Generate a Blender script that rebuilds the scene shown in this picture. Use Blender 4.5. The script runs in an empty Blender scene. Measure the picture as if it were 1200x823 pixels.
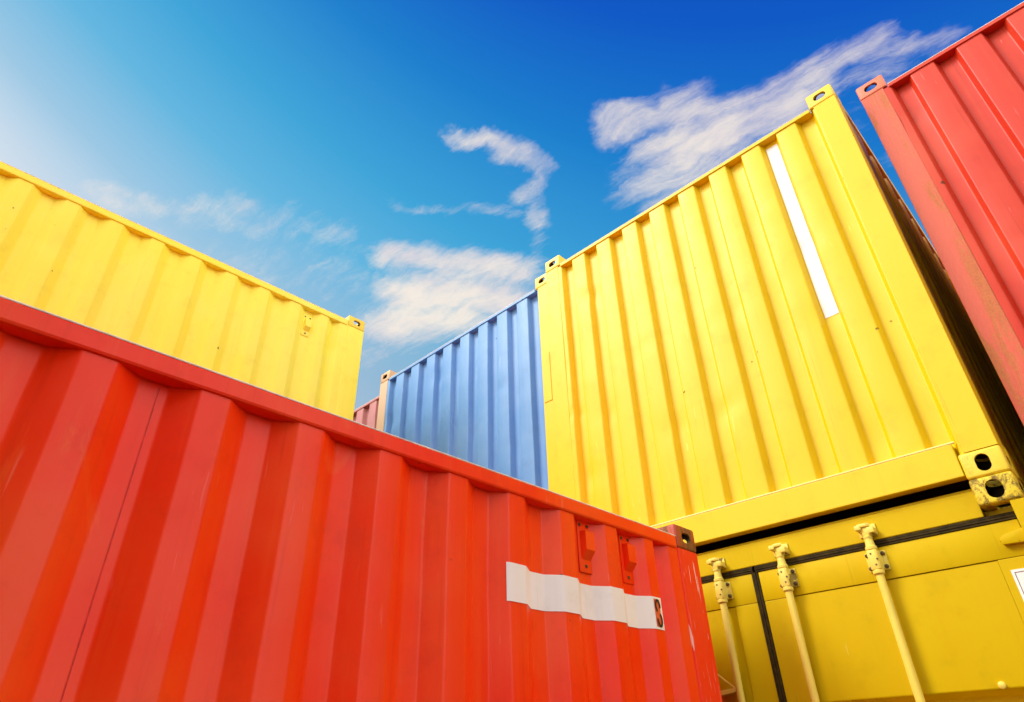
import bpy, bmesh, math, random
from mathutils import Vector, Matrix, noise
random.seed(4)
R = math.radians
sc = bpy.context.scene

# ------------------------------------------------------------------ camera
cam_d = bpy.data.cameras.new("camera")
cam = bpy.data.objects.new("camera", cam_d)
sc.collection.objects.link(cam)
sc.camera = cam
cam_d.sensor_fit = 'HORIZONTAL'
cam_d.sensor_width = 36.0
cam_d.lens = 755.58 / 1200 * 36.0
cam_d.clip_start = 0.02
cam_d.clip_end = 4000
ROLL, PITCH, YAW = -0.0265175, 0.5725395, -0.7610971
cy_, sy_ = math.cos(YAW), math.sin(YAW)
fw = Vector((sy_ * math.cos(PITCH), cy_ * math.cos(PITCH), math.sin(PITCH)))
rt = Vector((cy_, -sy_, 0.0))
up = rt.cross(fw)
r2 = rt * math.cos(ROLL) + up * math.sin(ROLL)
u2 = up * math.cos(ROLL) - rt * math.sin(ROLL)
mw = Matrix((r2, u2, -fw)).transposed().to_4x4()
mw.translation = Vector((2.7052, -3.2722, 1.6303))
cam.matrix_world = mw

# ------------------------------------------------------------------ light
SUN_AZ, SUN_EL = -144.0, 45.0          # azimuth from +Y towards +X, elevation
SUN_STRENGTH, SUN_ANGLE = 1.5, 20.0
EXPOSURE = 1.02
sdir = Vector((math.sin(R(SUN_AZ)) * math.cos(R(SUN_EL)), math.cos(R(SUN_AZ)) * math.cos(R(SUN_EL)), math.sin(R(SUN_EL))))
sun_d = bpy.data.lights.new("sun", 'SUN')
sun_d.energy = SUN_STRENGTH
sun_d.angle = R(SUN_ANGLE)
sun_d.color = (1.0, 0.95, 0.86)
sun = bpy.data.objects.new("sun", sun_d)
sun.rotation_euler = (-sdir).to_track_quat('-Z', 'Y').to_euler()
sun.location = sdir * 30
sc.collection.objects.link(sun)

sc.view_settings.view_transform = 'Standard'
sc.view_settings.look = 'None'
sc.view_settings.exposure = EXPOSURE
sc.view_settings.gamma = 1.0


class NT:
    """tiny helper to write node trees"""
    def __init__(s, tree):
        s.t = tree

    def n(s, typ, **kw):
        nd = s.t.nodes.new(typ)
        for k, v in kw.items():
            setattr(nd, k, v)
        return nd

    def link(s, a, b):
        s.t.links.new(a, b)

    def _set(s, sock, v):
        if isinstance(v, bpy.types.NodeSocket):
            s.t.links.new(v, sock)
        else:
            sock.default_value = v

    def m(s, op, a, b=0.0, c=0.0, clamp=False):
        nd = s.n('ShaderNodeMath', operation=op, use_clamp=clamp)
        s._set(nd.inputs[0], a); s._set(nd.inputs[1], b); s._set(nd.inputs[2], c)
        return nd.outputs[0]

    def vm(s, op, a, b=(0, 0, 0), scale=None):
        nd = s.n('ShaderNodeVectorMath', operation=op)
        s._set(nd.inputs[0], a); s._set(nd.inputs[1], b)
        if scale is not None:
            s._set(nd.inputs['Scale'], scale)
        return nd.outputs['Value'] if op in ('DOT_PRODUCT', 'LENGTH', 'DISTANCE') else nd.outputs[0]

    def smooth(s, v, a, b, lo=0.0, hi=1.0):
        nd = s.n('ShaderNodeMapRange', interpolation_type='SMOOTHSTEP')
        s._set(nd.inputs[0], v)
        nd.inputs[1].default_value = a; nd.inputs[2].default_value = b
        nd.inputs[3].default_value = lo; nd.inputs[4].default_value = hi
        return nd.outputs[0]

    def mix(s, f, a, b, blend='MIX'):
        nd = s.n('ShaderNodeMix', data_type='RGBA', blend_type=blend)
        s._set(nd.inputs[0], f)
        s._set(nd.inputs[6], a if isinstance(a, bpy.types.NodeSocket) else (*a[:3], 1))
        s._set(nd.inputs[7], b if isinstance(b, bpy.types.NodeSocket) else (*b[:3], 1))
        return nd.outputs[2]

    def noise(s, vec, scale, detail=4, rough=0.5, dist=0.0, out=0):
        nd = s.n('ShaderNodeTexNoise')
        s._set(nd.inputs['Vector'], vec)
        nd.inputs['Scale'].default_value = scale
        nd.inputs['Detail'].default_value = detail
        nd.inputs['Roughness'].default_value = rough
        nd.inputs['Distortion'].default_value = dist
        return nd.outputs[out]

    def ramp(s, f, stops):
        nd = s.n('ShaderNodeValToRGB')
        s._set(nd.inputs[0], f)
        el = nd.color_ramp.elements
        while len(el) < len(stops):
            el.new(0.5)
        for e, (p, c) in zip(el, stops):
            e.position = p
            e.color = (*c, 1)
        return nd.outputs[0]

    def scalev(s, vec, sc3):
        nd = s.n('ShaderNodeMapping')
        s._set(nd.inputs[0], vec)
        nd.inputs['Scale'].default_value = sc3
        return nd.outputs[0]


def lin(r, g, b):
    f = lambda c: (c / 255 / 12.92) if c / 255 <= 0.04045 else ((c / 255 + 0.055) / 1.055) ** 2.4
    return (f(r), f(g), f(b))


def dirv(az, el):
    return Vector((math.sin(R(az)) * math.cos(R(el)), math.cos(R(az)) * math.cos(R(el)), math.sin(R(el))))


# ------------------------------------------------------------------ sky
world = bpy.data.worlds.new("World")
sc.world = world
world.use_nodes = True
wt = world.node_tree
wt.nodes.clear()
W_ = NT(wt)
tc = W_.n('ShaderNodeTexCoord').outputs['Generated']
D = W_.vm('NORMALIZE', tc)
sepD = W_.n('ShaderNodeSeparateXYZ')
W_.link(D, sepD.inputs[0])
zc = sepD.outputs[2]
glow = dirv(-115, 35)
cosa = W_.vm('DOT_PRODUCT', D, tuple(glow))
ang = W_.m('MULTIPLY', W_.m('ARCCOSINE', cosa), 180 / math.pi)
angf = W_.m('SUBTRACT', 90.0, W_.m('ABSOLUTE', W_.m('SUBTRACT', ang, 90.0)))
el = W_.m('MULTIPLY', W_.m('ARCSINE', W_.m('MAXIMUM', zc, 0.0)), 180 / math.pi)
t = W_.m('ADD', W_.m('ADD', W_.m('MULTIPLY', angf, 0.009), W_.m('MULTIPLY', el, 0.020)), -0.90, clamp=True)
K = 2 ** (-EXPOSURE)
sc3 = lambda c: tuple(K * v for v in lin(*c))
grad = W_.ramp(t, [(0.0, sc3((226, 234, 243))), (0.14, sc3((158, 202, 230))), (0.28, sc3((98, 184, 226))), (0.42, sc3((60, 166, 219))),
                   (0.63, sc3((20, 128, 208))), (0.82, sc3((0, 88, 200))), (1.0, sc3((0, 72, 190)))])
# bluer-grey air low in the sky
sky = W_.mix(W_.smooth(el, 42, 24, 0, .6), grad, sc3((132, 166, 196)))

# clouds lie on a flat layer: direction / height
zz = W_.m('MAXIMUM', zc, 0.03)
cp = W_.n('ShaderNodeCombineXYZ')
W_.link(W_.m('DIVIDE', sepD.outputs[0], zz), cp.inputs[0])
W_.link(W_.m('DIVIDE', sepD.outputs[1], zz), cp.inputs[1])
cpo = cp.outputs[0]
wn = W_.noise(cpo, 3.2, 5, 0.6, out=1)
wn2 = W_.noise(cpo, 11.0, 4, 0.6, out=1)
warp = W_.vm('ADD', W_.vm('SCALE', W_.vm('SUBTRACT', wn, (.5, .5, .5)), scale=0.16),
             W_.vm('SCALE', W_.vm('SUBTRACT', wn2, (.5, .5, .5)), scale=0.06))
cw = W_.vm('MULTIPLY', W_.vm('ADD', cpo, warp), (1, 1, 0))


def cdir(px, py):
    d = fw + r2 * ((px - 600) / 755.58) - u2 * ((py - 411.5) / 755.58)
    return Vector((d.x / d.z, d.y / d.z, 0))


def capsule(p0, p1, w0, strength):
    """soft cloud bank along a segment of the cloud layer"""
    a, b = cdir(*p0), cdir(*p1)
    m0 = ((Vector(p0) + Vector(p1)) / 2)
    wid = (cdir(m0.x + w0 * .7, m0.y) - cdir(m0.x - w0 * .7, m0.y)).length / 2 / .7
    wid2 = (cdir(m0.x, m0.y + w0 * .7) - cdir(m0.x, m0.y - w0 * .7)).length / 2 / .7
    wid = math.sqrt(wid * wid2)
    ab = b - a
    L2 = max(ab.length_squared, 1e-9)
    pa = W_.vm('SUBTRACT', cw, tuple(a))
    tt = W_.m('MULTIPLY', W_.vm('DOT_PRODUCT', pa, tuple(ab)), 1 / L2, clamp=True)
    dv = W_.vm('SUBTRACT', pa, W_.vm('SCALE', tuple(ab), scale=tt))
    dist = W_.m('DIVIDE', W_.vm('LENGTH', dv), wid * 1.45)
    return W_.smooth(dist, 1.0, 0.0, 0.0, strength)


caps = [
    # curled wisp
    ((530, 150), (580, 165), 17, 1.0), ((580, 165), (628, 200), 23, .85), ((628, 200), (618, 232), 22, .8),
    ((612, 228), (632, 268), 19, .8), ((632, 262), (630, 300), 13, .6), ((462, 236), (600, 250), 15, .62),
    ((560, 200), (610, 200), 30, .35),
    # low bank behind the blue container
    ((462, 303), (600, 318), 32, 1.15), ((530, 325), (612, 322), 34, 1.1), ((480, 350), (580, 345), 50, 1.25),
    ((455, 385), (530, 370), 46, 1.2), ((425, 420), (480, 400), 40, .6), ((540, 370), (600, 345), 30, .8),
    # big bank running off to the right
    ((718, 152), (800, 132), 34, 1.0), ((800, 130), (880, 140), 42, 1.0), ((860, 130), (950, 95), 46, 1.0),
    ((800, 175), (930, 130), 60, 1.15), ((940, 95), (1030, 62), 40, .9), ((1010, 70), (1110, 42), 26, .75),
    ((770, 215), (850, 180), 60, .95), ((960, 120), (1040, 90), 44, .65), ((1000, 150), (1060, 170), 34, .5),
    # thin veil on the left
    ((120, 232), (290, 244), 34, .72), ((230, 252), (400, 272), 50, .62), ((180, 300), (420, 335), 80, .52),
]
dens = None
for c in caps:
    v = capsule(*c)
    dens = v if dens is None else W_.m('MAXIMUM', dens, v)
# fibrous break-up
ax0, ax1 = cdir(800, 180), cdir(960, 90)
fa = math.atan2(ax1.y - ax0.y, ax1.x - ax0.x)
rot_ = W_.n('ShaderNodeVectorRotate', rotation_type='Z_AXIS')
W_.link(W_.vm('ADD', cpo, W_.vm('SCALE', warp, scale=.7)), rot_.inputs['Vector'])
rot_.inputs['Angle'].default_value = -fa
fib = W_.noise(W_.vm('MULTIPLY', rot_.outputs[0], (1.0, 4.2, 1.0)), 7.0, 12, 0.72, 0.15)
puff = W_.noise(cpo, 8.0, 12, 0.68, 0.5)
brk = W_.m('ADD', W_.m('MULTIPLY', fib, 0.68), W_.m('MULTIPLY', puff, 0.32))
cl = W_.m('SUBTRACT', W_.m('MULTIPLY', dens, 1.7), W_.m('MULTIPLY', W_.m('SUBTRACT', 1.0, brk), 3.0))
cl = W_.smooth(cl, -0.9, 0.9)
# broken cloud added outside the view to light the shaded walls
fax = dirv(-40, 45)
away = W_.smooth(W_.vm('DOT_PRODUCT', D, tuple(fax)), .62, .25)
bank = W_.noise(cpo, 1.1, 7, 0.6, 0.3)
bank = W_.m('MULTIPLY', W_.smooth(bank, .30, .46), away)
cl = W_.m('MAXIMUM', cl, bank)
cshade = W_.noise(cpo, 4.0, 5, 0.55)
ccol = W_.mix(W_.smooth(cshade, .35, .65), sc3((236, 224, 224)), tuple(1.0*v for v in sc3((255, 243, 228))))
ccol = W_.vm('SCALE', ccol, scale=W_.m('ADD', 1.0, W_.m('MULTIPLY', away, 2.3)))  # unseen cloud made brighter than the visible one, as fill light
sky = W_.mix(W_.m('MULTIPLY', cl, 0.96), sky, ccol)
# pale haze to the horizon, ground half below it
nish = W_.n('ShaderNodeTexSky', sky_type='NISHITA')
nish.sun_disc = False
nish.sun_elevation = R(SUN_EL)
nish.sun_rotation = R(SUN_AZ)
bg1 = W_.n('ShaderNodeBackground'); W_.link(nish.outputs[0], bg1.inputs[0]); bg1.inputs[1].default_value = 0.05
bg2 = W_.n('ShaderNodeBackground'); W_.link(sky, bg2.inputs[0]); bg2.inputs[1].default_value = 0.9
mixb = W_.n('ShaderNodeMixShader'); mixb.inputs[0].default_value = 0.93
W_.link(bg1.outputs[0], mixb.inputs[1]); W_.link(bg2.outputs[0], mixb.inputs[2])
bg2.inputs[1].default_value = 1.02
wo = W_.n('ShaderNodeOutputWorld')
W_.link(mixb.outputs[0], wo.inputs[0])


# ------------------------------------------------------------------ materials
def new_mat(name):
    m = bpy.data.materials.new(name)
    m.use_nodes = True
    m.node_tree.nodes.clear()
    N = NT(m.node_tree)
    out = N.n('ShaderNodeOutputMaterial')
    b = N.n('ShaderNodeBsdfPrincipled')
    N.link(b.outputs[0], out.inputs[0])
    return m, N, b


def paint(name, base, worn, rough=0.42, chips=0.5, streak=0.5, rust=(0.09, 0.035, 0.012), seed=0.0, fade=0.25, spec=0.35, chip_col=None, scratch=.70, wear=1.0, gate_=(.5, .62)):
    """old enamel on steel: uneven tone, run-off streaks, scratches and rust chips"""
    m, N, b = new_mat(name)
    co = N.vm('ADD', N.n('ShaderNodeTexCoord').outputs['Object'], (seed, seed * .7, seed * .3))
    big = N.noise(co, 0.9, 4, .6)
    mid = N.noise(co, 7.0, 5, .65)
    st = N.noise(N.scalev(co, (22, 22, .9)), 1.0, 6, .62)
    fine = N.noise(co, 60.0, 3, .6)
    col = N.mix(N.m('MULTIPLY', N.smooth(big, .38, .68), fade), base, worn)
    col = N.mix(N.m('MULTIPLY', N.smooth(st, .50, .74), .30 * streak), col, worn)
    dirt = tuple(v * .55 for v in base)
    col = N.mix(N.m('MULTIPLY', N.smooth(st, .46, .24), .26 * streak), col, dirt)
    col = N.mix(N.m('MULTIPLY', N.smooth(mid, .52, .72), .16), col, dirt)
    # pale scuff patches with a streaky outline
    sc_ = N.noise(N.scalev(co, (3.2, 3.2, 1.1)), 1.6, 9, .72, .8)
    col = N.mix(N.m('MULTIPLY', N.smooth(sc_, .60, .68), .38 * wear), col, worn)
    # narrow dirty run-off lines
    rn = N.noise(N.scalev(co, (75, 75, 1.1)), 1.0, 3, .5)
    col = N.mix(N.m('MULTIPLY', N.m('MULTIPLY', N.smooth(rn, .62, .74), N.smooth(N.noise(co, 1.3, 3, .6), .48, .62)), .45 * wear), col, dirt)
    # dark flyspecks and rust chips
    vor = N.n('ShaderNodeTexVoronoi'); vor.inputs['Scale'].default_value = 16.0
    N.link(N.vm('ADD', co, N.vm('SCALE', N.noise(co, 40, 3, .6, out=1), scale=.03)), vor.inputs['Vector'])
    sepc = N.n('ShaderNodeSeparateColor'); N.link(vor.outputs['Color'], sepc.inputs[0])
    rad = N.m('MULTIPLY', N.m('SUBTRACT', sepc.outputs[0], 1 - .11 * chips), 0.85)
    chip = N.smooth(N.m('SUBTRACT', rad, N.m('MULTIPLY', vor.outputs['Distance'], .28)), 0.0, .012)
    gate = N.smooth(N.noise(co, 1.7, 3, .6), .42, .55)
    chip = N.m('MULTIPLY', chip, gate)
    col = N.mix(N.m('MULTIPLY', chip, .85), col, rust)
    # scratches
    sn = N.noise(N.scalev(co, (60, 60, 4.5)), 1.0, 2, .5, .6)
    scr = N.m('MULTIPLY', N.smooth(sn, scratch, scratch + .025), N.smooth(N.noise(co, 2.3, 2, .5), *gate_))
    col = N.mix(N.m('MULTIPLY', scr, .7 * chips), col, chip_col or tuple(min(1, v * 1.3 + .25) for v in base))
    N.link(col, b.inputs['Base Color'])
    ro = N.m('ADD', N.m('MULTIPLY', N.m('ADD', mid, fine), .16), rough - .13)
    ro = N.m('ADD', ro, N.m('MULTIPLY', chip, .3))
    N.link(ro, b.inputs['Roughness'])
    b.inputs['Specular IOR Level'].default_value = spec
    bp = N.n('ShaderNodeBump'); bp.inputs['Strength'].default_value = .22; bp.inputs['Distance'].default_value = .004
    h = N.m('ADD', N.m('MULTIPLY', mid, .5), N.m('MULTIPLY', fine, .12))
    h = N.m('SUBTRACT', h, N.m('MULTIPLY', chip, .25))
    N.link(h, bp.inputs['Height']); N.link(bp.outputs[0], b.inputs['Normal'])
    return m


def rusty(name, base, rust, amount=.5, seed=0., scale=9.0, run=.45):
    m, N, b = new_mat(name)
    co = N.vm('ADD', N.n('ShaderNodeTexCoord').outputs['Object'], (seed, seed, seed * .4))
    a = N.noise(N.scalev(co, (1, 1, run)), scale, 7, .68, .5)
    f = N.noise(co, scale * 7, 4, .7)
    k = N.smooth(N.m('ADD', N.m('MULTIPLY', a, .75), N.m('MULTIPLY', f, .25)), .62 - .25 * amount, .66 - .25 * amount + .06)
    rc = N.mix(f, tuple(v * .45 for v in rust), tuple(v * 1.5 for v in rust))
    col = N.mix(k, base, rc)
    N.link(col, b.inputs['Base Color'])
    N.link(N.m('ADD', .42, N.m('MULTIPLY', k, .35)), b.inputs['Roughness'])
    bp = N.n('ShaderNodeBump'); bp.inputs['Strength'].default_value = .5; bp.inputs['Distance'].default_value = .003
    N.link(N.m('ADD', f, N.m('MULTIPLY', k, -.5)), bp.inputs['Height']); N.link(bp.outputs[0], b.inputs['Normal'])
    return m


def plain(name, col, rough=.6, var=.2, scale=25, spec=.5, metallic=0.):
    m, N, b = new_mat(name)
    co = N.n('ShaderNodeTexCoord').outputs['Object']
    f = N.noise(co, scale, 5, .6)
    N.link(N.mix(N.smooth(f, .3, .7), tuple(v * (1 - var) for v in col), tuple(min(1, v * (1 + var * .4)) for v in col)), b.inputs['Base Color'])
    b.inputs['Roughness'].default_value = rough
    b.inputs['Specular IOR Level'].default_value = spec
    b.inputs['Metallic'].default_value = metallic
    bp = N.n('ShaderNodeBump'); bp.inputs['Strength'].default_value = .15; bp.inputs['Distance'].default_value = .002
    N.link(f, bp.inputs['Height']); N.link(bp.outputs[0], b.inputs['Normal'])
    return m


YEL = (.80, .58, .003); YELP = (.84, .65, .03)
REDC, REDP = (.98, .028, .0006), (.98, .11, .016)
M = {}
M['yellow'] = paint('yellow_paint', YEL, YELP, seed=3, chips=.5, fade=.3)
M['yellow_pale'] = paint('pale_yellow_paint', (.93, .86, .05), (.94, .88, .16), seed=9, chips=.5, fade=.45)
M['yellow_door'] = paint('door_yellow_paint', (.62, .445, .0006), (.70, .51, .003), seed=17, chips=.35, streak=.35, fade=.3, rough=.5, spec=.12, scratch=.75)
M['red'] = paint('red_paint', REDC, REDP, seed=1, chips=.35, fade=.6, streak=1.0, spec=.25, rough=.33, wear=1.3)
M['red_worn'] = paint('worn_red_paint', (.94, .034, .004), (.92, .08, .03), seed=5, chips=1.0, fade=.4, streak=.8, chip_col=(.92, .78, .70), scratch=.635, gate_=(.30, .45))
M['coral'] = paint('faded_coral_paint', (.58, .032, .009), (.68, .10, .04), seed=23, chips=.8, fade=.6, streak=.8)
M['coral_post'] = rusty('rust_stained_coral_paint', (.62, .085, .03), (.50, .15, .045), .50, seed=4, scale=13, run=.12)
M['blue'] = paint('blue_paint', (.10, .30, .66), (.22, .44, .76), seed=31, chips=.6, fade=.5, rust=(.14, .09, .08))
M['pink'] = paint('dull_pink_paint', (.48, .19, .19), (.62, .34, .33), seed=37, chips=.5, fade=.5)
M['tan'] = rusty('tan_painted_steel', (.62, .42, .25), (.42, .20, .09), .35, seed=7, scale=8)
M['cream'] = paint('cream_yellow_paint', (.86, .69, .10), (.88, .76, .22), seed=41, chips=1.4, rough=.45)
M['yellow_cast'] = rusty('scuffed_yellow_casting', (.80, .60, .012), (.20, .13, .01), .58, seed=12, scale=13)
M['yellow_cast_clean'] = rusty('yellow_casting', (.86, .64, .03), (.5, .30, .02), .14, seed=15, scale=10)
M['red_cast'] = rusty('rusty_brown_casting', (.40, .055, .02), (.16, .085, .02), .60, seed=19, scale=16)
M['coral_cast'] = rusty('coral_casting', (.72, .19, .09), (.40, .13, .05), .25, seed=22, scale=12)
M['tan_cast'] = rusty('tan_casting', (.62, .38, .18), (.32, .14, .05), .4, seed=25, scale=12)
M['pink_cast'] = rusty('pink_casting', (.48, .19, .17), (.25, .10, .06), .4, seed=26, scale=12)
M['dark_red'] = paint('dark_red_paint', (.22, .03, .02), (.3, .06, .04), seed=43)
M['rubber'] = plain('dark_rubber_seal', (.050, .034, .006), .7, .5, 30, .15)
M['black'] = plain('black_ink', (.01, .009, .008), .6, .2)
M['white'] = paint('white_stripe_paint', (.92, .90, .86), (.94, .93, .92), seed=51, chips=.25, streak=.25, fade=.3, rust=(.5, .4, .3))
M['steel_dark'] = rusty('dirty_bolt_steel', (.10, .06, .012), (.05, .025, .01), .5, seed=61, scale=60)
M['floor'] = plain('plywood_underfloor', (.16, .10, .05), .8, .4, 8)
M['interior'] = plain('casting_hollow_shade', (.05, .035, .02), .8, .3, 8)  # shade inside the castings, put into a dark colour
M['orange'] = plain('orange_red_print', (.80, .13, .045), .5, .2)
M['edge'] = plain('pale_rail_edge', (.92, .80, .66), .6, .25, 14)  # pale strip along the top edges of the rails
M['seam'] = plain('dark_red_seam', (.74, .016, .002), .6, .3, 40)
M['weld'] = paint('bare_yellow_weld', (.90, .74, .22), (.92, .8, .34), seed=71, chips=.3)


# ------------------------------------------------------------------ object helpers
col = sc.collection


def link(name, me, mat, parent=None, label=None):
    o = bpy.data.objects.new(name, me)
    if mat is not None and not me.materials:
        me.materials.append(mat)
    col.objects.link(o)
    if parent is not None:
        o.parent = parent
    if label:
        o['label'] = label
    return o


def bevel_(bm, **kw):
    bmesh.ops.recalc_face_normals(bm, faces=bm.faces)
    bmesh.ops.bevel(bm, **kw)


def to_mesh(name, bm, smooth_angle=None):
    bmesh.ops.recalc_face_normals(bm, faces=bm.faces)
    me = bpy.data.meshes.new(name)
    bm.to_mesh(me)
    bm.free()
    if smooth_angle is not None:
        me.polygons.foreach_set('use_smooth', [True] * len(me.polygons))
        me.set_sharp_from_angle(angle=R(smooth_angle))
    return me


def box(bm, x0, x1, y0, y1, z0, z1, bev=0.0, seg=2):
    vs = [bm.verts.new((x, y, z)) for x in (x0, x1) for y in (y0, y1) for z in (z0, z1)]
    fs = [(0, 1, 3, 2), (4, 6, 7, 5), (0, 4, 5, 1), (2, 3, 7, 6), (0, 2, 6, 4), (1, 5, 7, 3)]
    faces = [bm.faces.new([vs[i] for i in f]) for f in fs]
    if bev > 0:
        es = list({e for f in faces for e in f.edges})
        bevel_(bm, geom=es, offset=bev, segments=seg, profile=.5, affect='EDGES')


def box_part(name, mat, parent, b, bev=.004, label=None):
    bm = bmesh.new()
    box(bm, *b, bev=bev)
    return link(name, to_mesh(name, bm, 18), mat, parent, label)


def tube(bm, pts, rad, n=12, cap=True):
    rings = []
    for i, p in enumerate(pts):
        p = Vector(p)
        a = Vector(pts[max(i - 1, 0)]); c = Vector(pts[min(i + 1, len(pts) - 1)])
        tdir = (c - a).normalized()
        ref = Vector((1, 0, 0)) if abs(tdir.x) < .8 else Vector((0, 1, 0))
        u = tdir.cross(ref).normalized(); v = tdir.cross(u)
        r = rad[i] if isinstance(rad, (list, tuple)) else rad
        rings.append([bm.verts.new(p + (u * math.cos(2 * math.pi * k / n) + v * math.sin(2 * math.pi * k / n)) * r) for k in range(n)])
    for a, b in zip(rings, rings[1:]):
        for k in range(n):
            bm.faces.new((a[k], a[(k + 1) % n], b[(k + 1) % n], b[k]))
    if cap:
        bm.faces.new(rings[0]); bm.faces.new(rings[-1])


def prism(bm, pts2, axis, lo, hi):
    """polygon pts2 extruded between lo and hi along axis ('x','y','z')"""
    def P(a, b, h):
        return {'x': (h, a, b), 'y': (a, h, b), 'z': (a, b, h)}[axis]
    A = [bm.verts.new(P(a, b, lo)) for a, b in pts2]
    B = [bm.verts.new(P(a, b, hi)) for a, b in pts2]
    bm.faces.new(A); bm.faces.new(B)
    n = len(A)
    for i in range(n):
        bm.faces.new((A[i], A[(i + 1) % n], B[(i + 1) % n], B[i]))


def casting_mesh(name, fy, fx, top=1):
    """hollow ISO corner casting, local box 0..0.162, 0..0.178, 0..0.118; holes in the y face (fy 0|1), the x face (fx 0|1), top and bottom"""
    bm = bmesh.new()
    S = Vector((.162, .178, .118)); T = .013
    N_ = 16

    def oval(w, h):
        r = min(w, h) / 2
        out = []
        for k in range(N_):
            a = 2 * math.pi * (k + .5) / N_
            cx = (w / 2 - r) * (1 if math.cos(a) > 0 else -1)
            cyy = (h / 2 - r) * (1 if math.sin(a) > 0 else -1)
            out.append((cx + r * math.cos(a), cyy + r * math.sin(a)))
        return out

    def face(ax, side, hole):
        u, v = [i for i in range(3) if i != ax]

        def pt(a, b, h):
            q = [0, 0, 0]; q[ax] = h; q[u] = a; q[v] = b
            return bm.verts.new(q)
        h0 = S[ax] if side else 0
        h1 = h0 + (-T if side else T)
        o0 = [pt(a, b, h0) for a, b in ((0, 0), (S[u], 0), (S[u], S[v]), (0, S[v]))]
        o1 = [pt(a, b, h1) for a, b in ((T, T), (S[u] - T, T), (S[u] - T, S[v] - T), (T, S[v] - T))]
        if not hole:
            bm.faces.new(o0); bm.faces.new(o1)
            return
        ov = [(S[u] / 2 + a, S[v] / 2 + b) for a, b in oval(*hole)]
        q = N_ // 4
        rings = []
        for o, h in ((o0, h0), (o1, h1)):
            r = [pt(a, b, h) for a, b in ov]
            rings.append(r)
            # corner of angle quadrant: 0: (+,+) -> o[2]; 1: (-,+) -> o[3]; 2: (-,-) -> o[0]; 3: (+,-) -> o[1]
            cor = [o[2], o[3], o[0], o[1]]
            for k in range(4):
                bm.faces.new([cor[k]] + [r[k * q + j] for j in range(q)])
                bm.faces.new([cor[k], r[k * q + q - 1], r[(k * q + q) % N_], cor[(k + 1) % 4]])
        for k in range(N_):
            bm.faces.new((rings[0][k], rings[0][(k + 1) % N_], rings[1][(k + 1) % N_], rings[1][k]))
    face(1, fy, (.079, .051) if top == 1 else ((.064, .080) if top == 2 else (.056, .078))); face(1, 1 - fy, None)
    face(0, fx, (.079, .051)); face(0, 1 - fx, None)
    face(2, 0, (.064, .100)); face(2, 1, (.064, .110))
    bmesh.ops.remove_doubles(bm, verts=bm.verts, dist=1e-5)
    outer = [e for e in bm.edges if all((abs(v.co[i]) < 1e-4 or abs(v.co[i] - S[i]) < 1e-4) for v in e.verts for i in range(3))]
    bevel_(bm, geom=outer, offset=.013, segments=4, profile=.5, affect='EDGES')
    # inside of the hollow block coloured dark to stand for its shade
    for f in bm.faces:
        c = f.calc_center_median()
        if all(T * .9 < c[i] < S[i] - T * .9 for i in range(3)) or (all(T * .95 <= c[i] <= S[i] - T * .95 for i in range(3))):
            f.material_index = 1
    return to_mesh(name, bm, 15)


_cast = {}


def casting(parent, x, y, z, fy, fx, mat, top=True):
    key = (fy, fx, top, mat.name)
    if key not in _cast:
        _cast[key] = casting_mesh('corner_casting', fy, fx, top)
        _cast[key].materials.append(mat)
        _cast[key].materials.append(M['interior'])
    o = link('corner_casting', _cast[key], None, parent)
    o.location = (x, y, z)
    return o


def round_profile(pts, rad, seg=3):
    """pts: polyline (u, d); bends rounded"""
    out = [pts[0]]
    for i in range(1, len(pts) - 1):
        p0, p, p1 = Vector(pts[i - 1]), Vector(pts[i]), Vector(pts[i + 1])
        a = (p0 - p); b = (p1 - p)
        r = min(rad, a.length * .45, b.length * .45)
        A = p + a.normalized() * r; B = p + b.normalized() * r
        for k in range(seg + 1):
            s = k / seg
            out.append(tuple(A * (1 - s) ** 2 + p * 2 * s * (1 - s) + B * s ** 2))
    out.append(pts[-1])
    return out


def corr_profile(u0, u1, recs, depth, run):
    """flat at d=0, recesses (a,b) of given depth with slopes of horizontal length run"""
    pts = [(u0, 0)]
    for a, b in recs:
        pts += [(a, 0), (a + run, depth), (b - run, depth), (b, 0)]
    pts.append((u1, 0))
    return pts


def wall_wave(wob, seed, u0, u1, z0, z1):
    """uneven, dented sheet: depth offset as a function of (u, z)"""
    rd = random.Random(int(seed * 10))
    spots = [(rd.uniform(u0, u1), rd.uniform(z0 + .1, z1 - .1), rd.uniform(.03, .09), rd.uniform(.003, .009)) for _ in range(14)]

    def f(u, z):
        t = noise.noise(Vector((u * 2.2 + seed, z * 1.6, seed))) * wob + noise.noise(Vector((u * 9 + seed, z * 5, seed + 5))) * wob * .35
        for a, b, r, h in spots:
            q = ((u - a) ** 2 + (z - b) ** 2) / (r * r)
            if q < 6:
                t += h * math.exp(-q)
        return t
    return f


def corr_panel(name, prof, z0, z1, to3, nz=56, wob=.0025, seed=0.0):
    wave = wall_wave(wob, seed, prof[0][0], prof[-1][0], z0, z1)
    bm = bmesh.new()
    rows = []
    for i in range(nz + 1):
        z = z0 + (z1 - z0) * i / nz
        fadez = min(1, min(i, nz - i) / 3)
        rows.append([bm.verts.new(to3(u, d + wave(u, z) * fadez, z)) for u, d in prof])
    for a, b in zip(rows, rows[1:]):
        for k in range(len(a) - 1):
            bm.faces.new((a[k], a[k + 1], b[k + 1], b[k]))
    return to_mesh(name, bm, 35)


Wd, Ln, Ht = 2.438, 6.058, 2.624
END_REC = [(.173, .285)] + [(.413 + .2512 * k, .413 + .2512 * k + .122) for k in range(8)]
SIDE_REC = [(.250, .380)] + [(.449 + .2905 * k, .449 + .2905 * k + .207) for k in range(18)]
SIDE_REC = [r for r in SIDE_REC if r[1] < Ln - .25]


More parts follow.
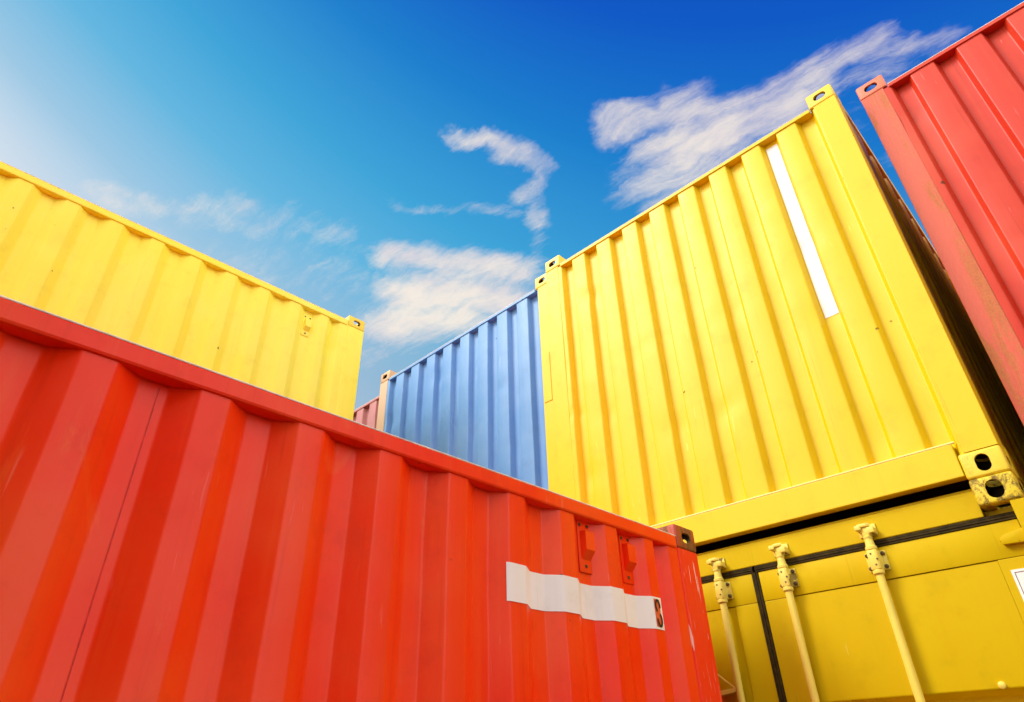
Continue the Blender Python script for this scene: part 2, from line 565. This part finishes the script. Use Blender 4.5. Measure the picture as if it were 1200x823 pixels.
def side_recs(pitch):
    rr = [(.250, .380)] + [(.449 + pitch * k, .449 + pitch * k + .207) for k in range(19)]
    return [r for r in rr if r[1] < Ln - .22]


def container(name, label, body, cast, loc, rotz=0, post=None, post_left=None, post_right=None, group=None, pivot=(0, 0),
              door_end=False, side_pitch=.2905, seed=0.0, roof_drop=.066, end_top=None, cast_right=None):
    """a 20 foot box; local origin at the front-left-bottom corner, front end faces -Y"""
    root = bpy.data.objects.new(name, None)
    col.objects.link(root)
    px, py = pivot
    c, s = math.cos(rotz), math.sin(rotz)
    root.location = (loc[0] + px - (c * px - s * py), loc[1] + py - (s * px + c * py), loc[2])
    root.rotation_euler = (0, 0, rotz)
    root['label'] = label
    root['category'] = 'shipping container'
    root['group'] = group or 'shipping containers stacked in the yard'
    post = post or body
    pl = post_left or post
    pr = post_right or post
    G = .0015
    # castings
    for fx, x in ((0, 0), (1, Wd - .162)):
        for fy, y in ((0, 0), (1, Ln - .178)):
            cm = (cast_right or cast) if fx else cast
            casting(root, x, y, 0, fy, fx, cm, 0)
            casting(root, x, y, Ht - .118, fy, fx, cm, 2 if door_end else 1)
    # posts: pressed section with a flat front and a folded return
    z0, z1 = .118 + G, Ht - .118 - G
    for fx in (0, 1):
        mt = pr if fx else pl
        for fy in (0, 1):
            if door_end and fy == 0:
                pts = [(0, .004), (.052, .004), (.052, .05), (.03, .05), (.03, .176), (0, .176)]
            else:
                pts = [(.003, .003), (.135, .003), (.138, .010), (.138, .034), (.110, .05), (.05, .05), (.05, .150), (.046, .176), (.010, .176), (.003, .170)]
            if fx:
                pts = [(Wd - a, b) for a, b in pts]
            if fy:
                pts = [(a, Ln - b) for a, b in pts]
            bm = bmesh.new()
            prism(bm, pts, 'z', z0, z1)
            bevel_(bm, geom=[e for e in bm.edges if abs(e.verts[0].co.z - e.verts[1].co.z) > 1], offset=.003, segments=2, profile=.5, affect='EDGES')
            link('corner_post', to_mesh('corner_post', bm, 18), mt, root)
    # side walls
    recs = side_recs(side_pitch)
    zb = .165
    zt = Ht - .062 - .062
    for side in (0, 1):
        # profile counted from the y = Ln end
        prof = round_profile(corr_profile(.150, Ln - .150, recs, .044, .066), .006)

        def to3(u, d, z, side=side):
            return ((Wd - .010 - d) if side else (.010 + d), Ln - u, z)
        link('side_panel', corr_panel('side_panel', prof, zb - .01, zt + .02, to3, seed=seed + side * 3, wob=.0065), body, root)
        xa, xb = (Wd - .058, Wd - .001) if side else (.001, .058)
        box_part('top_side_rail', body, root, (xa, xb, .178 + G, Ln - .178 - G, zt, Ht - .062), .009)
        bm = bmesh.new()
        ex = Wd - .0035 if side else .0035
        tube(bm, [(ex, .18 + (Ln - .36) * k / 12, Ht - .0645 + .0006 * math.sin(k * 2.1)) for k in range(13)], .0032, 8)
        link('pale_edge', to_mesh('pale_edge', bm, 50), M['edge'], root)
        box_part('bottom_side_rail', body, root, (xa, xb, .178 + G, Ln - .178 - G, .012, zb), .004)
    # ends
    for e in (0, 1):
        if door_end and e == 0:
            continue
        prof = round_profile(corr_profile(.118, Wd - .122, END_REC, .046, .019), .007)

        def to3(u, d, z, e=e):
            return (u, (.007 + d) if e == 0 else Ln - .007 - d, z)
        link('end_panel', corr_panel('end_panel', prof, .108, Ht - .130, to3, seed=seed + 11 + e * 3, wob=.004), body, root)
        ya, yb = (.001, .062) if e == 0 else (Ln - .062, Ln - .001)
        ry = (-.001, .060) if e == 0 else (Ln - .060, Ln + .001)
        box_part('top_end_rail', body, root, (.163 + G, Wd - .163 - G, ry[0], ry[1], Ht - .140, Ht - .112), .003)
        bm = bmesh.new()
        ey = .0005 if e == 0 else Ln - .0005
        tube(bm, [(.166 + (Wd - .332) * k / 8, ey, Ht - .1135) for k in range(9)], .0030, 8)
        link('pale_edge', to_mesh('pale_edge', bm, 50), M['edge'], root)
        box_part('bottom_end_rail', body, root, (.163 + G, Wd - .163 - G, ya, yb, .020, .172), .004)
        if e == 0:
            bm = bmesh.new()
            tube(bm, [(.15, .006, .176), (Wd / 2, .0055, .1765), (Wd - .152, .006, .176)], .006, 8)
            link('weld_bead', to_mesh('weld_bead', bm, 40), M['weld'] if 'yellow' in body.name else body, root)
    # roof: shallow cross corrugations between the rails
    pts = []
    u = .08
    rp = [(u, 0)]
    while u < Ln - .3:
        rp += [(u + .07, 0), (u + .09, .02), (u + .16, .02), (u + .18, 0)]
        u += .21
    rp.append((Ln - .07, 0))
    bm = bmesh.new()
    ra = [bm.verts.new((.055, a, Ht - .075 - b * .8)) for a, b in rp]
    rb = [bm.verts.new((Wd - .055, a, Ht - .075 - b * .8)) for a, b in rp]
    for k in range(len(ra) - 1):
        bm.faces.new((ra[k], ra[k + 1], rb[k + 1], rb[k]))
    link('roof', to_mesh('roof', bm), body, root)
    # underfloor with cross members
    bm = bmesh.new()
    box(bm, .06, Wd - .06, .07, Ln - .07, .150, .178)
    link('underfloor', to_mesh('underfloor', bm), M['floor'], root)
    return root


def vent(parent, x, y, z, mat, right=True, h=.215, w=.078):
    """small louvre cover: plate with bolt holes and a box open at the bottom; on the +X side wall, centred at y, top z"""
    bm = bmesh.new()
    box(bm, x, x + .004, y - w / 2, y + w / 2, z - h, z, bev=.0015)
    p = link('vent', to_mesh('vent', bm, 35), mat, parent)
    bm = bmesh.new()
    b0, b1 = y - w * .30, y + w * .42
    zt, zb = z - .045, z - h + .052
    V = [(x + .004, zt), (x + .034, zt - .006), (x + .034, zb - .0), (x + .004, zb - .0)]
    prism(bm, [(a, b) for a, b in [(V[0][0], V[0][1]), (V[1][0], V[1][1]), (V[2][0], V[2][1] + .035), (V[3][0], V[3][1])]], 'y', b0, b1)
    o = link('vent_hood', to_mesh('vent_hood', bm, 35), mat, p)
    for yy, zz in ((y - .024, z - .02), (y + .024, z - .02), (y, z - h + .026)):
        bm = bmesh.new()
        tube(bm, [(x + .003, yy, zz), (x + .0065, yy, zz)], .0075, 10)
        link('rivet', to_mesh('rivet', bm, 35), M['steel_dark'], p)
    return p


# ------------------------------------------------------------------ ground
bm = bmesh.new()
S_ = 1500
vs = [bm.verts.new((x, y, 0)) for x, y in ((-S_, -S_), (S_, -S_), (S_, S_), (-S_, S_))]
bm.faces.new(vs)
gm, N, b = new_mat('worn_concrete')
co = N.n('ShaderNodeTexCoord').outputs['Object']
g = N.mix(N.noise(co, .6, 8, .65), (.045, .042, .038), (.085, .08, .07))
g = N.mix(N.m('MULTIPLY', N.smooth(N.noise(co, 90, 3, .6), .55, .7), .4), g, (.05, .05, .045))
N.link(g, b.inputs['Base Color']); b.inputs['Roughness'].default_value = .85
ground = link('ground', to_mesh('ground', bm), gm)
ground['kind'] = 'structure'

GRP = None
# ------------------------------------------------------------------ red wall in the foreground (ground level)
RX, RY = 1.100, -.280
red = container('shipping_container', 'bright red container in the foreground with a white painted stripe and two vents',
                M['red'], M['red_cast'], (RX - Wd, RY - Ln, 0), rotz=R(-.6), pivot=(Wd, Ln), post_right=M['red_worn'], seed=2.0)
Yl = lambda d: Ln - d            # distance from the far corner to local y
for s in (.840, .548):
    vent(red, Wd - .053, Yl(s), 2.503, M['red'])


def prof_depth(prof, u):
    for (a, da), (b_, db) in zip(prof, prof[1:]):
        if a <= u <= b_:
            return da + (db - da) * (u - a) / (b_ - a + 1e-9)
    return 0


side_prof = round_profile(corr_profile(.150, Ln - .150, side_recs(.2905), .044, .066), .006)


red_wave = wall_wave(.0065, 5.0, .150, Ln - .150, .155, Ht - .104)


def side_strip(name, parent, mat, s0, s1, z0, z1, off, nz=8):
    """paint film that follows the corrugated side wall"""
    bm = bmesh.new()
    us = sorted(set([s0, s1] + [p[0] for p in side_prof if s0 < p[0] < s1]))
    rows = []
    for i in range(nz + 1):
        z = z0 + (z1 - z0) * i / nz
        rows.append([bm.verts.new((Wd - .010 - prof_depth(side_prof, u) - red_wave(u, z) + off, Ln - u, z)) for u in us])
    for a, b in zip(rows, rows[1:]):
        for k in range(len(a) - 1):
            bm.faces.new((a[k], a[k + 1], b[k + 1], b[k]))
    return link(name, to_mesh(name, bm, 35), mat, parent)


stripe = side_strip('painted_stripe', red, M['white'], .452, 1.332, 2.111, 2.243, .0025)
stripe['label'] = 'broad white painted stripe'
sym = side_strip('stencil_mark', red, M['orange'], .400, .443, 2.120, 2.234, .0035)
side_strip('stencil_margin', sym, M['white'], .384, .452, 2.110, 2.243, .0025)
# two black open loops, one above the other


def loop(cu, cz, ry, rz, a0, a1, wd, n=18, xoff=.0068):
    bm = bmesh.new()
    pr = None
    for k in range(n + 1):
        a = R(a0 + (a1 - a0) * k / n)
        row = []
        for r in (-wd / 2, wd / 2):
            u = cu - (ry + r) * math.cos(a)
            zz = cz + (rz + r) * math.sin(a)
            row.append(bm.verts.new((Wd - .010 - prof_depth(side_prof, u) - red_wave(u, zz) + xoff, Ln - u, zz)))
        if pr:
            bm.faces.new((pr[0], pr[1], row[1], row[0]))
        pr = row
    link('stencil_digit', to_mesh('stencil_digit', bm), M['black'], sym)


loop(.420, 2.206, .0155, .0235, -20, 250, .0095)
loop(.416, 2.149, .0155, .0255, 70, -190, .0095)
# rub marks on the post are in the worn paint; a small drain notch plate
side_strip('weld_seam', red, M['seam'], 2.571, 2.5736, .17, 2.49, .0022, 56)

# ------------------------------------------------------------------ yellow column (door end below, front end above)
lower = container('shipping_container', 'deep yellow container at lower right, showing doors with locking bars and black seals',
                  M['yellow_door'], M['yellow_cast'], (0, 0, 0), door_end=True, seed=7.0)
upper = container('shipping_container', 'bright yellow container with a vertical white stripe, stacked above the yellow doors',
                  M['yellow'], M['yellow_cast_clean'], (0, 0, Ht), seed=13.0)

# white stripe in the eighth recess
bm = bmesh.new()
a_, b_ = END_REC[7][0] + .0225, END_REC[7][1] - .0225
z0, z1 = 3.683 - Ht, 5.070 - Ht
upper_wave = wall_wave(.004, 24.0, .118, Wd - .122, .108, Ht - .130)
rows = []
for i in range(41):
    z = z0 + (z1 - z0) * i / 40
    rows.append([bm.verts.new((u, .007 + .046 - .0035 + upper_wave(u, z), z)) for u in (a_, (a_ + b_) / 2, b_)])
for a, b in zip(rows, rows[1:]):
    for k in range(2):
        bm.faces.new((a[k], a[k + 1], b[k + 1], b[k]))
o = link('painted_stripe', to_mesh('painted_stripe', bm, 40), M['white'], upper, 'narrow white vertical stripe')


# doors of the lower container -------------------------------------------------
DY = .050                     # door plane behind the casting front
hd = box_part('door_header', M['yellow_door'], lower, (.1635, Wd - .1635, DY, DY + .08, 2.475, Ht - .034), .004)
for xa_, xb_ in ((.054, .1625), (Wd - .1625, Wd - .054)):
    box_part('header_end', M['yellow_door'], lower, (xa_, xb_, DY + .045, DY + .08, 2.475, Ht - .1195), .002)
hx = box_part('header_drip_edge', M['yellow_door'], lower, (.165, Wd - .165, DY + .02, DY + .08, Ht - .0335, Ht - .018), .002)
box_part('door_sill', M['yellow_door'], lower, (.163, Wd - .163, .004, .12, .012, .150), .004)


def door(xa, xb, hinge_right):
    bm = bmesh.new()
    zt, zb = 2.442, .17
    F = .125
    # frame members, butted
    d = link('door', to_mesh('door', (lambda q: (box(q, xa, xb, DY + .004, DY + .045, 2.300, zt, bev=.003), q)[1])(bm), 35), M['yellow_door'], lower)
    for nm, (x0, x1) in (('stile', (xa, xa + F)), ('stile', (xb - F, xb))):
        box_part('door_stile', M['yellow_door'], d, (x0, x1, DY + .005, DY + .045, zb, 2.2985), .003)
    box_part('door_rail', M['yellow_door'], d, (xa + F + .001, xb - F - .001, DY + .005, DY + .045, zb, zb + .1), .003)
    # pressed panel with horizontal corrugations
    prof = [(zb + .101, 0)]
    for c in (.62, 1.20, 1.80):
        prof += [(c - .062, 0), (c - .034, .055), (c + .022, .055), (c + .040, 0)]
    prof.append((2.2965, 0))
    prof = round_profile(prof, .008)
    bm = bmesh.new()
    xs = [xa + F + .001 + (xb - xa - 2 * F - .002) * i / 20 for i in range(21)]
    rows = []
    for zq, dq in prof:
        rows.append([bm.verts.new((x, DY + .0085 + dq + noise.noise(Vector((x * 2.4 + xa * 9, zq * 2, 3.3))) * .002, zq)) for x in xs])
    for a, b in zip(rows, rows[1:]):
        for k in range(20):
            bm.faces.new((a[k], a[k + 1], b[k + 1], b[k]))
    link('door_panel', to_mesh('door_panel', bm, 35), M['yellow_door'], d)
    # hem bead that closes the top of the pressed panel
    # seals
    def seal(x0, x1, z0, z1, vertical=False):
        bm = bmesh.new()
        lo, hi = (x0, x1) if vertical else (z0, z1)
        w = (hi - lo) / 3
        yb = DY + .03
        pr = [(lo, yb), (lo, DY + .002)]
        for k in range(3):
            q = lo + w * k
            pk = DY - (.003 if k == 1 else .0)
            pr += [(q + w * .12, pk), (q + w * .88, pk)]
            if k < 2:
                pr += [(q + w - .0006, DY + .006), (q + w + .0006, DY + .006)]
        pr += [(hi, DY + .002), (hi, yb)]
        if vertical:
            prism(bm, pr, 'z', z0, z1)
        else:
            prism(bm, [(y_, z_) for z_, y_ in pr], 'x', x0, x1)
        return link('door_seal', to_mesh('door_seal', bm, 35), M['rubber'], d)
    seal(xa - .012, xb + .012, zt + .001, 2.474)
    if hinge_right:
        seal(xa - .036, xa - .001, zb, zt, True)
    # hinges
    for hz in (.45, 1.05, 1.72, 2.372):
        bm = bmesh.new()
        sg = 1 if hinge_right else -1
        xe = xb if hinge_right else xa
        pts = [(xe - sg * .085, hz - .002), (xe - sg * .070, hz + .012), (xe + sg * .02, hz + .030), (xe + sg * .045, hz + .030), (xe + sg * .045, hz - .030), (xe - sg * .080, hz - .024)]
        prism(bm, pts, 'y', DY - .022, DY + .0045)
        bevel_(bm, geom=list(bm.edges), offset=.003, segments=2, profile=.5, affect='EDGES')
        h = link('hinge', to_mesh('hinge', bm, 35), M['yellow_door'], lower)
        bm = bmesh.new()
        tube(bm, [(xe + sg * .030, DY - .026, hz - .045), (xe + sg * .030, DY - .026, hz + .045)], .011, 12)
        link('hinge_pin', to_mesh('hinge_pin', bm, 35), M['yellow_door'], h)
    return d


door_r = door(1.240, Wd - .058, True)
door_l = door(.058, 1.203, False)


def locking_bar(d, x, flip):
    BY = DY - .032
    bm = bmesh.new()
    tube(bm, [(x, BY, .10), (x, BY, .8), (x, BY, 1.6), (x, BY, 2.325)], .0175, 16)
    bar = link('locking_bar', to_mesh('locking_bar', bm, 35), M['cream'], lower)
    # swaged neck and collars
    bm = bmesh.new()
    tube(bm, [(x, BY, 2.318), (x, BY, 2.322), (x, BY, 2.334), (x, BY, 2.338)], [.022, .025, .025, .022], 16)
    link('bar_collar', to_mesh('bar_collar', bm, 35), M['cream'], bar)
    bm = bmesh.new()
    tube(bm, [(x, BY, 2.4245), (x, BY, 2.428), (x, BY, 2.440), (x, BY, 2.444), (x, BY, 2.476), (x, BY, 2.480), (x, BY, 2.488), (x, BY, 2.491)],
         [.022, .0255, .0255, .021, .017, .0195, .0195, .016], 16)
    link('bar_neck', to_mesh('bar_neck', bm, 35), M['cream'], bar)
    # guide bracket: saddle over the bar on a bolted plate
    for zc in (2.381, 1.30, .35):
        bm = bmesh.new()
        hh, ww, ch = .043, .044, .010
        z0, z1 = zc - hh, zc + hh
        pts = []
        y1 = DY + .006
        prf = [(-ww, y1), (-ww, DY - .005), (-.026, DY - .008), (-.022, BY - .018), (-.014, BY - .024), (.014, BY - .024), (.022, BY - .018), (.026, DY - .008), (ww, DY - .005), (ww, y1)]
        prism(bm, [(x + a, b) for a, b in prf], 'z', z0, z1)
        bevel_(bm, geom=list(bm.edges), offset=.003, segments=2, profile=.5, affect='EDGES')
        br = link('guide_bracket', to_mesh('guide_bracket', bm, 35), M['cream'], lower)
        for sx, sz in ((-1, 1), (1, 1), (-1, -1), (1, -1)):
            bm = bmesh.new()
            tube(bm, [(x + sx * .034, DY - .006, zc + sz * .029), (x + sx * .034, DY - .014, zc + sz * .029), (x + sx * .034, DY - .0165, zc + sz * .029)], [.009, .009, .005], 10)
            link('bolt', to_mesh('bolt', bm, 35), M['steel_dark'], br)
        for sx, sz in ((-.004, .026), (.006, -.024), (.017, .0)):
            bm = bmesh.new()
            tube(bm, [(x + sx, BY - .022, zc + sz), (x + sx, BY - .0255, zc + sz)], .0042, 8)
            link('rivet', to_mesh('rivet', bm, 35), M['steel_dark'], br)
    # keeper on the header: forked plate; cam: hooked claw on the bar end
    bm = bmesh.new()
    kz = 2.520
    box(bm, x - .040, x + .040, DY - .008, DY - .0005, kz - .026, kz + .028, bev=.002)
    kp = link('keeper', to_mesh('keeper', bm, 35), M['cream'], lower)
    for sx, pz0, pz1 in ((-1, kz + .000, kz + .020), (1, kz - .022, kz + .004)):
        bm = bmesh.new()
        prism(bm, [(x + sx * .040, DY - .0085), (x + sx * .040, DY - .056), (x + sx * .013, DY - .056), (x + sx * .013, DY - .048), (x + sx * .029, DY - .046), (x + sx * .029, DY - .0085)], 'z', pz0, pz1)
        bevel_(bm, geom=list(bm.edges), offset=.002, segments=2, profile=.5, affect='EDGES')
        link('keeper_lug', to_mesh('keeper_lug', bm, 35), M['cream'], kp)
    bm = bmesh.new()
    s = -1 if flip else 1
    pts = [(x - .016, BY - .012), (x + .016, BY - .014), (x + .022, BY + .004), (x + .012, BY + .018), (x - .014, BY + .016)]
    prism(bm, pts, 'z', 2.4915, 2.530)
    bevel_(bm, geom=list(bm.edges), offset=.003, segments=2, profile=.5, affect='EDGES')
    link('cam', to_mesh('cam', bm, 35), M['cream'], bar)
    bm = bmesh.new()
    pts = [(x - s * .030, BY - .020), (x + s * .012, BY - .022), (x + s * .028, BY - .008), (x + s * .020, BY + .002), (x - s * .020, BY - .006)]
    prism(bm, pts, 'z', 2.5305, 2.546)
    bevel_(bm, geom=list(bm.edges), offset=.003, segments=2, profile=.5, affect='EDGES')
    link('cam_hook', to_mesh('cam_hook', bm, 35), M['cream'], bar)
    for sx, sz in ((-.026, .018), (.026, -.016)):
        bm = bmesh.new()
        tube(bm, [(x + sx, DY - .0075, kz + sz), (x + sx, DY - .013, kz + sz)], .0065, 10)
        link('rivet', to_mesh('rivet', bm, 35), M['steel_dark'], kp)
    return bar


BARS = []
for x, d, fl in ((1.035, door_l, False), (.630, door_l, True), (1.388, door_r, True), (1.812, door_r, False)):
    BARS.append(locking_bar(d, x, fl))
# handle lever and its hasp on the left door, half hidden by the red wall
for bx, sg, dd in ((1.035, -1, door_l), (1.388, 1, door_r)):
    z = 1.15
    bm = bmesh.new()
    tube(bm, [(bx, DY - .06, z), (bx + sg * .2, DY - .062, z - .01), (bx + sg * .36, DY - .060, z - .03), (bx + sg * .44, DY - .06, z - .03)], [.013, .011, .010, .011], 10)
    link('door_handle', to_mesh('door_handle', bm, 35), M['cream'], lower)
bm = bmesh.new()
prism(bm, [(.925, 1.900), (1.016, 1.912), (1.026, 1.930), (.925, 1.922)], 'y', DY - .040, DY + .004)
hb = link('seal_bracket', to_mesh('seal_bracket', bm, 35), M['cream'], lower)
bm = bmesh.new()
tube(bm, [(.900, DY - .03, 2.020), (1.016, DY - .034, 1.926)], .0045, 8)
link('bracket_stay', to_mesh('bracket_stay', bm, 35), M['cream'], hb)
# placard on the right door
bm = bmesh.new()
px0, px1, pz0, pz1 = 2.285, 2.378, 2.118, 2.252
plc = box_part('placard', M['white'], lower, (px0, px1, DY + .0015, DY + .0045, pz0, pz1), 0, 'white placard with a thin black border')
bm = bmesh.new()
e = .010; w = .0022; yf = DY + .0002
q0 = [bm.verts.new(p) for p in ((px0 + e, yf, pz0 + e), (px1 - e, yf, pz0 + e), (px1 - e, yf, pz1 - e), (px0 + e, yf, pz1 - e))]
e += w
q1 = [bm.verts.new(p) for p in ((px0 + e, yf, pz0 + e), (px1 - e, yf, pz0 + e), (px1 - e, yf, pz1 - e), (px0 + e, yf, pz1 - e))]
for k in range(4):
    bm.faces.new((q0[k], q0[(k + 1) % 4], q1[(k + 1) % 4], q1[k]))
link('printed_border', to_mesh('printed_border', bm), M['black'], plc)
# rivet with a welded tab under the first pressed groove
bm = bmesh.new()
tube(bm, [(2.105, DY + .012, 1.853), (2.105, DY + .000, 1.853), (2.105, DY - .004, 1.853)], [.014, .013, .006], 12)
link('rivet', to_mesh('rivet', bm, 35), M['cream'], lower)

# ------------------------------------------------------------------ neighbours in the upper row
blue = container('shipping_container', 'light blue container between the tan corner post and the big yellow container',
                 M['blue'], M['tan_cast'], (-2.486, .100, Ht), post_left=M['tan'], post_right=M['yellow'], cast_right=M['yellow_cast_clean'], seed=19.0)
bm = bmesh.new()
box(bm, Wd - .125, Wd - .045, -.0015, .0025, 3.995 - Ht, 4.430 - Ht, bev=.001)
link('repair_plate', to_mesh('repair_plate', bm), M['yellow'], blue)
pink = container('shipping_container', 'dull pink container, only a sliver showing between pale yellow and blue ones',
                 M['pink'], M['pink_cast'], (-2.500 - Wd, .250, Ht), seed=27.0)
coral = container('shipping_container', 'faded coral red container on the right edge with a rust stained corner post',
                  M['coral'], M['coral_cast'], (2.534, .170, Ht), post_left=M['coral_post'], seed=33.0)
# ------------------------------------------------------------------ pale yellow container on the left
LX, LY = -1.775, -.594
left = container('shipping_container', 'pale yellow container seen over the top of the long red wall on the left',
                 M['yellow_pale'], M['yellow_cast_clean'], (LX - Wd, LY - Ln, Ht), rotz=R(-1.1), pivot=(Wd, Ln), side_pitch=.2935, seed=41.0)
vent(left, Wd - .053, Yl(.555), Ht - .175, M['yellow_pale'])

# ------------------------------------------------------------------ containers that carry the upper row
for lab, bd, cs, loc, rz, pv in (
        ('faded blue container on the ground below the light blue one', M['blue'], M['tan_cast'], (-2.486, .100, 0), 0, (0, 0)),
        ('dull pink container on the ground below the upper pink one', M['pink'], M['pink_cast'], (-2.500 - Wd, .250, 0), 0, (0, 0)),
        ('dark red container on the ground below the coral red one', M['dark_red'], M['red_cast'], (2.534, .170, 0), 0, (0, 0)),
        ('dark red container on the ground behind the long red wall', M['dark_red'], M['red_cast'], (LX - Wd, LY - Ln, 0), R(-1.1), (Wd, Ln))):
    container('shipping_container', lab, bd, cs, loc, rotz=rz, pivot=pv, seed=50.0)

# ------------------------------------------------------------------ unseen dark stacks added behind the camera to shade the rib slopes
M['dark_green'] = paint('dark_green_paint', (.025, .05, .03), (.05, .08, .05), seed=81)
M['navy'] = paint('navy_paint', (.02, .03, .06), (.04, .06, .10), seed=83)
for sx, sy, words in ((6.0, -10.0, 'right hand stack'), (3.1, -14.8, 'far stack')):
    for lv, (lw, bd) in enumerate((('bottom', M['navy']), ('middle', M['dark_green']), ('top', M['navy']))):
        container('shipping_container', 'dark %s container, %s of the %s added behind the camera to shade the ribs' % ('green' if lv == 1 else 'navy', lw, words),
                  bd, M['red_cast'], (sx, sy, lv * Ht), seed=60.0 + lv)
